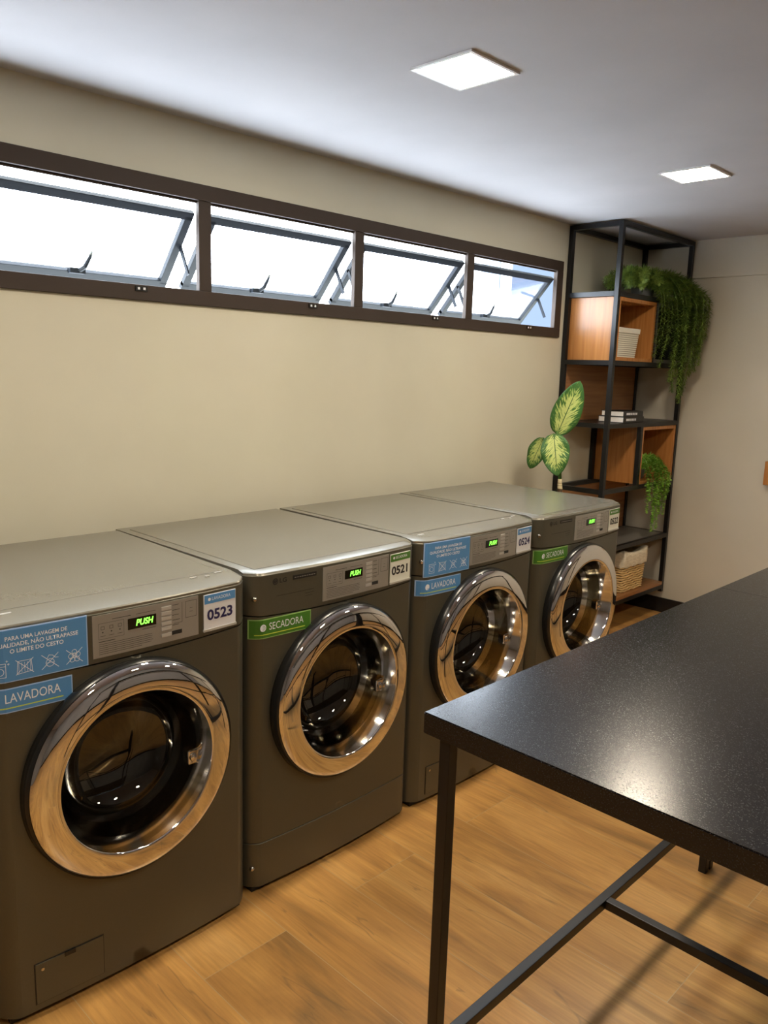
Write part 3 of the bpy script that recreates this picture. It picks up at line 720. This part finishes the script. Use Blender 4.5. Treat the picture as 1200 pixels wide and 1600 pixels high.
# white lidded basket in the upper box
bz = LV[2] + .0225
wb = thing('storage_basket', 'small white woven basket with lid in the upper oak box', 'basket', (.236, 3.050, bz))
def taper_box(bm, hx0, hy0, hx1, hy1, z0, z1, r=.012):
    def ring(hx, hy, z):
        pts = []
        for sx, sy, a0 in ((1, -1, -90), (1, 1, 0), (-1, 1, 90), (-1, -1, 180)):
            for k in range(4):
                a = math.radians(a0 + k * 30); pts.append(bm.verts.new((sx * (hx - r) + r * math.cos(a), sy * (hy - r) + r * math.sin(a), z)))
        return pts
    a, b = ring(hx0, hy0, z0), ring(hx1, hy1, z1); n = len(a)
    for k in range(n): bm.faces.new((a[k], a[(k + 1) % n], b[(k + 1) % n], b[k]))
    bm.faces.new(a[::-1]); bm.faces.new(b)
bm = bmesh.new()
N = 12
for k in range(N):
    z0 = .134 * k / N; z1 = .134 * (k + .72) / N; f0 = k / N; f1 = (k + .72) / N
    taper_box(bm, .060 + .010 * f0, .108 + .014 * f0, .060 + .010 * f1, .108 + .014 * f1, z0, z1, .010)
obj('basket_body', bm, mat('basket_white', (.80, .78, .66), .6), wb)
bm = bmesh.new(); taper_box(bm, .056, .104, .065, .117, .001, .133, .01); obj('gap_shade_core', bm, mat('basket_gap_shade', (.20, .18, .13), .8), wb)  # dark core paints the shade in the gaps between the ribs
bm = bmesh.new(); taper_box(bm, .073, .127, .074, .129, .134, .163, .012); obj('basket_lid', bm, mat('basket_lid_white', (.78, .76, .66), .6), wb, bevel=.002)

# wicker basket on the bottom board
kz = LV[6] + .022
wk = thing('wicker_basket', 'honey wicker basket with cream cotton liner on the bottom shelf board', 'basket', (.215, 3.345, kz))
bm = bmesh.new(); hx, hy, hh = .085, .130, .170
rows = 11
for k in range(rows):
    z = hh * (k + .5) / rows; f = k / rows; ax, ay = hx + .006 * f, hy + .012 * f
    per = []; nn = 72
    for i in range(nn):
        t = i / nn * 4; s = int(t); q = t - s
        cr = [(-1, -1), (1, -1), (1, 1), (-1, 1)]
        p0, p1 = cr[s % 4], cr[(s + 1) % 4]; x = (p0[0] + (p1[0] - p0[0]) * q) * ax; y = (p0[1] + (p1[1] - p0[1]) * q) * ay
        wv = .0035 * math.sin(i / nn * 2 * PI * 18 + (PI if k % 2 else 0)); L_ = math.hypot(x, y)
        per.append((x * (1 + wv / L_), y * (1 + wv / L_), z + .002 * math.sin(i / nn * 2 * PI * 9 + k)))
    per.append(per[0]); tube(bm, per, .0062, 6)
wo = obj('basket_body', bm, M['wicker'], wk, smooth=True)
bm = bmesh.new(); taper_box(bm, hx - .006, hy - .006, hx + .002, hy + .004, .0, hh - .002, .01); obj('gap_shade_core', bm, mat('wicker_gap_shade', (.22, .12, .04), .8), wk)  # darker core stands in for shade seen through the weave holes
bm = bmesh.new()
NN = 64
ringz = []
for j, (f, o_, z) in enumerate(((1, .020, hh - .006), (1, .022, hh + .02), (1, .021, hh + .06), (1, .018, hh + .098), (.93, .006, hh + .100), (.90, 0, hh + .06), (.88, 0, hh + .01))):
    rr = []
    for i in range(NN):
        t = i / NN * 4; s = int(t); q = t - s; cr = [(-1, -1), (1, -1), (1, 1), (-1, 1)]; p0, p1 = cr[s % 4], cr[(s + 1) % 4]
        x = (p0[0] + (p1[0] - p0[0]) * q) * (hx + o_) * f; y = (p0[1] + (p1[1] - p0[1]) * q) * (hy + o_) * f
        wv = 1 + .018 * math.sin(i * 1.9 + j * .8) + .010 * math.sin(i * .7)
        dz = -.020 * q * (1 - q) * 4 if 2 < j < 5 else .004 * math.sin(i * 1.3)
        rr.append(bm.verts.new((x * wv, y * wv, z + dz)))
    ringz.append(rr)
for a, b in zip(ringz, ringz[1:]):
    for k in range(NN): bm.faces.new((a[k], a[(k + 1) % NN], b[(k + 1) % NN], b[k]))
obj('liner', bm, M['liner'], wk, smooth=True)

# two books
def book(z, yc, xc, w, l, h, lb, rz):
    t = thing('book', lb, 'book', (xc, yc, z), rz, 'books lying on the shelf')
    bm = bmesh.new(); bx(bm, -w / 2, w / 2, -l / 2, l / 2, 0, .003); bx(bm, -w / 2, w / 2, -l / 2, l / 2, h - .003, h); bx(bm, w / 2 - .003, w / 2, -l / 2, l / 2, .003, h - .003)
    obj('cover', bm, M['book_black'], t)
    box('pages', M['paper'], t, -w / 2 + .004, w / 2 - .004, -l / 2 + .0015, l / 2 - .004, .003, h - .003)
    bm = bmesh.new()
    y = -l / 2 + .03
    for k, q in enumerate((.045, .012, .012, .012, .012)): 
        bx(bm, w / 2, w / 2 + .0006, y, y + q, h * .3, h * .7); y += q + .006
    obj('spine_print', bm, M['white_card'], t)
book(LV[3] + .001, 3.165, .235, .165, .245, .034, 'black-covered book at the bottom of the stack of two', 0)
book(LV[3] + .0355, 3.165, .240, .150, .215, .032, 'black-covered book on top of the stack of two', math.radians(-3))

# ------------------------------------------------------------ plants
def needle(bm, p, d, n, ln, w):
    s = d.cross(n)
    if s.length < 1e-5: s = Vector((0, 0, 1))
    s.normalize(); m_ = p + d * ln * .5; e = p + d * ln
    v = [bm.verts.new(q) for q in (p, m_ + s * w, e, m_ - s * w)]
    bm.faces.new(v)
def strand(bm, pts, nl, w, sp, stemr=.0015, oval=False, density=2):
    # resample a polyline by Catmull-Rom
    P = [Vector(p) for p in pts]; Q = []
    for i in range(len(P) - 1):
        p0, p1, p2, p3 = P[max(i - 1, 0)], P[i], P[i + 1], P[min(i + 2, len(P) - 1)]
        k = max(3, int((p2 - p1).length / sp))
        for j in range(k):
            t = j / k; Q.append(.5 * ((2 * p1) + (p2 - p0) * t + (2 * p0 - 5 * p1 + 4 * p2 - p3) * t * t + (3 * p1 - p0 - 3 * p2 + p3) * t ** 3))
    Q.append(P[-1])
    tube(bm, Q[::3] + [Q[-1]], stemr, 4)
    ph = random.random() * 6
    for i in range(1, len(Q) - 1):
        d = (Q[i + 1] - Q[i - 1]).normalized(); f = i / len(Q); ll = nl * (1 - .55 * f ** 3) * random.uniform(.75, 1.1)
        a = d.cross(Vector((0, 0, 1)));
        if a.length < .05: a = d.cross(Vector((.3, 1, 0)))
        a.normalize(); b = d.cross(a)
        for k in range(density):
            th = ph + k * 2 * PI / density + random.uniform(-.5, .5) + (i * .35 if not oval else i * 1.6)
            r = a * math.cos(th) + b * math.sin(th)
            dd = (r + d * random.uniform(.25, .7) + Vector((0, 0, .15))).normalized()
            if not oval: needle(bm, Q[i], dd, d, ll, w)
            else:
                s = dd.cross(d).normalized(); p = Q[i]
                v = [bm.verts.new(q) for q in (p, p + dd * ll * .3 + s * w, p + dd * ll * .7 + s * w * .9, p + dd * ll, p + dd * ll * .7 - s * w * .9, p + dd * ll * .3 - s * w)]
                bm.faces.new(v)
def clampxyz(p): return (min(max(p[0], .03), .9), min(p[1], YB - .03), p[2])
# big trailing fern on top of the unit's box level
z1 = LV[1]
fp = thing('trailing_fern', 'large trailing green fern spilling over the upper boxes of the shelving', 'plant', (.17, 3.42, z1))
bm = bmesh.new(); lathe_z(bm, [(.055, 0), (.075, .09), (.070, .09), (.06, .08), (.001, .08)], 0, 0); obj('pot', bm, M['pot'], fp, smooth=True)
bm = bmesh.new()
O = Vector((.17, 3.42, z1))
def loc(p): return Vector(clampxyz(p)) - O
random.seed(3)
hang = [  # y at edge, x at edge, lowest z, y at the tip
    (3.30, .37, 1.66, 3.27), (3.34, .38, 1.60, 3.31), (3.28, .36, 1.74, 3.25), (3.36, .39, 1.72, 3.36), (3.40, .40, 1.52, 3.42), (3.43, .38, 1.46, 3.46), (3.46, .41, 1.42, 3.50), (3.50, .40, 1.39, 3.52), (3.48, .43, 1.50, 3.48),
    (3.54, .40, 1.46, 3.55), (3.57, .43, 1.44, 3.56), (3.60, .40, 1.50, 3.60), (3.62, .44, 1.58, 3.63), (3.66, .41, 1.60, 3.66), (3.68, .45, 1.66, 3.68), (3.70, .42, 1.56, 3.64), (3.58, .47, 1.62, 3.60), (3.52, .46, 1.58, 3.54), (3.45, .45, 1.64, 3.45), (3.40, .43, 1.70, 3.39),
    (3.64, .47, 1.72, 3.66), (3.55, .48, 1.76, 3.58), (3.70, .46, 1.78, 3.70), (3.48, .47, 1.80, 3.50), (3.62, .38, 1.68, 3.62), (3.50, .37, 1.60, 3.50), (3.56, .38, 1.55, 3.54), (3.45, .37, 1.66, 3.44), (3.42, .44, 1.82, 3.43), (3.66, .38, 1.74, 3.68)]
for ye, xe, zl, yt in hang:
    ye += random.uniform(-.01, .01); top = z1 + random.uniform(.07, .15)
    st = (.18 + random.uniform(-.04, .04), 3.42 + (ye - 3.42) * .3, z1 + .07)
    mid = (xe * .55 + .18 * .45, 3.42 + (ye - 3.42) * .7, top)
    strand(bm, [loc(st), loc(mid), loc((xe, ye, z1 + random.uniform(-.02, .05))), loc((xe + random.uniform(0, .03), ye, (z1 + zl) / 2)), loc((xe + random.uniform(-.02, .02), yt, zl))],   .050, .0032, .0060, density=4)
for k in range(34):   # mound on top
    a = random.uniform(0, 2 * PI); ye = 3.33 + .33 * math.cos(a) * random.uniform(.5, 1.0); xe = .20 + .17 * math.sin(a)
    ye = min(max(ye, 2.93), 3.70)
    h = random.uniform(.03, .10)
    strand(bm, [loc((.17, 3.42, z1 + .07)), loc(((.17 + xe) / 2, (3.42 + ye) / 2, z1 + .10 + h * .6)), loc((xe, ye, z1 + .03 + h * .6))], .050, .0032, .0065, density=4)
obj('foliage', bm, M['fern'], fp)
# small trailing plant in the lower box
z4 = LV[4] + .022
sp_ = thing('trailing_plant', 'small trailing plant with glossy leaves hanging from the lower oak box', 'plant', (.23, 3.42, z4))
bm = bmesh.new(); lathe_z(bm, [(.045, 0), (.06, .075), (.055, .075), (.05, .065), (.001, .065)], 0, 0); obj('pot', bm, M['pot'], sp_, smooth=True)
bm = bmesh.new(); O = Vector((.23, 3.42, z4))
for ye, xe, zl, yt in ((3.30, .37, .86, 3.31), (3.32, .38, .80, 3.33), (3.34, .36, .72, 3.35), (3.36, .39, .66, 3.37), (3.38, .38, .60, 3.39), (3.40, .40, .62, 3.40), (3.42, .37, .66, 3.42), (3.44, .39, .72, 3.44), (3.46, .38, .70, 3.47), (3.48, .40, .70, 3.48), (3.50, .38, .76, 3.50), (3.53, .39, .80, 3.53), (3.56, .38, .88, 3.57), (3.35, .41, .78, 3.35), (3.45, .42, .80, 3.45), (3.40, .42, .86, 3.40), (3.50, .41, .84, 3.51)):
    strand(bm, [loc((.23, 3.42 + (ye - 3.42) * .3, z4 + .065)), loc((.31, 3.42 + (ye - 3.42) * .8, z4 + random.uniform(.10, .15))), loc((xe, ye, z4 + .03)), loc((xe, ye, (z4 + zl) / 2)), loc((xe, yt, zl))],   .027, .0070, .0095, stemr=.001, oval=True, density=3)
obj('foliage', bm, M['ivy'], sp_)
# broad-leaved plant behind the far dryer
PX, PY = .305, 2.42
dp = thing('potted_plant', 'broad variegated green and yellow leaves on a stalk behind the farthest dryer', 'plant', (PX, PY, 0))
bm = bmesh.new(); lathe_z(bm, [(.10, 0), (.14, .26), (.132, .26), (.125, .24), (.001, .24)], 0, 0); obj('pot', bm, M['pot'], dp, smooth=True)
bm = bmesh.new(); tube(bm, [(.0, 0, .24), (.004, 0, .55), (.008, 0, .80), (.008, 0, .86), (.006, 0, .90), (.008, 0, .94), (.004, 0, .97), (.003, 0, .995)], [.015, .014, .013, .014, .0125, .0135, .012, .010], 12); obj('stalk', bm, M['stalk'], dp, smooth=True)
bm = bmesh.new(); tube(bm, [(.003, 0, .985), (.006, 0, 1.05), (-.014, .006, 1.15), (-.036, 0, 1.245)], [.011, .009, .006, .005], 8); tube(bm, [(.004, 0, .99), (-.01, .015, 1.08), (-.03, .01, 1.16), (-.044, -.012, 1.225)], [.009, .007, .005, .004], 8); tube(bm, [(.004, 0, .99), (-.03, .02, 1.08), (-.09, .015, 1.18), (-.125, .004, 1.195)], [.009, .006, .005, .004], 8); obj('stem', bm, M['green_stem'], dp, smooth=True)
CAMP = Vector((2.596, -1.26, 1.544))
def leaf(base, tip, width, fold=.25, curl=.0, twist=0.0):
    base, tip = Vector(base), Vector(tip)
    d = (tip - base); L_ = d.length; d.normalize()
    world = Vector((PX, PY, 0)) + base
    n = (CAMP - world).normalized(); n = (n - d * n.dot(d)).normalized()
    n = (Matrix.Rotation(twist, 3, d) @ n)
    s = d.cross(n).normalized()
    bm = bmesh.new(); uvl = bm.loops.layers.uv.new('UVMap'); NV, NU = 22, 10; g = []; uvs = {}
    for i in range(NV + 1):
        v = i / NV
        wv = width / 2 * (math.sin(PI * v ** .80) ** .62 if 0 < v < 1 else 0.0)
        row = []
        for j in range(-NU // 2, NU // 2 + 1):
            u = j / (NU / 2)
            p = base + d * (L_ * v) + s * (wv * u) + n * (fold * wv * (abs(u) ** 1.5) * .6 - curl * L_ * (v - .4) ** 2 * 1.0 + .004 * math.sin(v * 14 + u * 2) * abs(u))
            vt = bm.verts.new(p); uvs[vt] = (.5 + u / 2, v); row.append(vt)
        g.append(row)
    for a, b in zip(g, g[1:]):
        for k in range(NU):
            f = bm.faces.new((a[k], a[k + 1], b[k + 1], b[k]))
            for lp in f.loops: lp[uvl].uv = uvs[lp.vert]
    o = obj('leaf', bm, M['leaf'], dp, smooth=True)
    so = o.modifiers.new('thickness', 'SOLIDIFY'); so.thickness = .0012
leaf((-.034, 0, 1.225), (.082, 0, 1.510), .150, curl=.10, fold=.2)
leaf((-.046, -.012, 1.235), (.004, -.03, 1.015), .150, curl=.15, fold=.35)
leaf((-.118, .004, 1.205), (-.186, -.012, 1.030), .100, curl=.15, fold=.3, twist=.25)

# small oak box at the right edge of the picture, on the back wall
ob = thing('wall_box', 'small oak box mounted on the back wall at the right edge', 'box', (1.008, YB, .932))
bm = bmesh.new(); bx(bm, -.112, .112, -.05, 0, 0, .14); obj('box_body', bm, M['wood'], ob, bevel=.002)
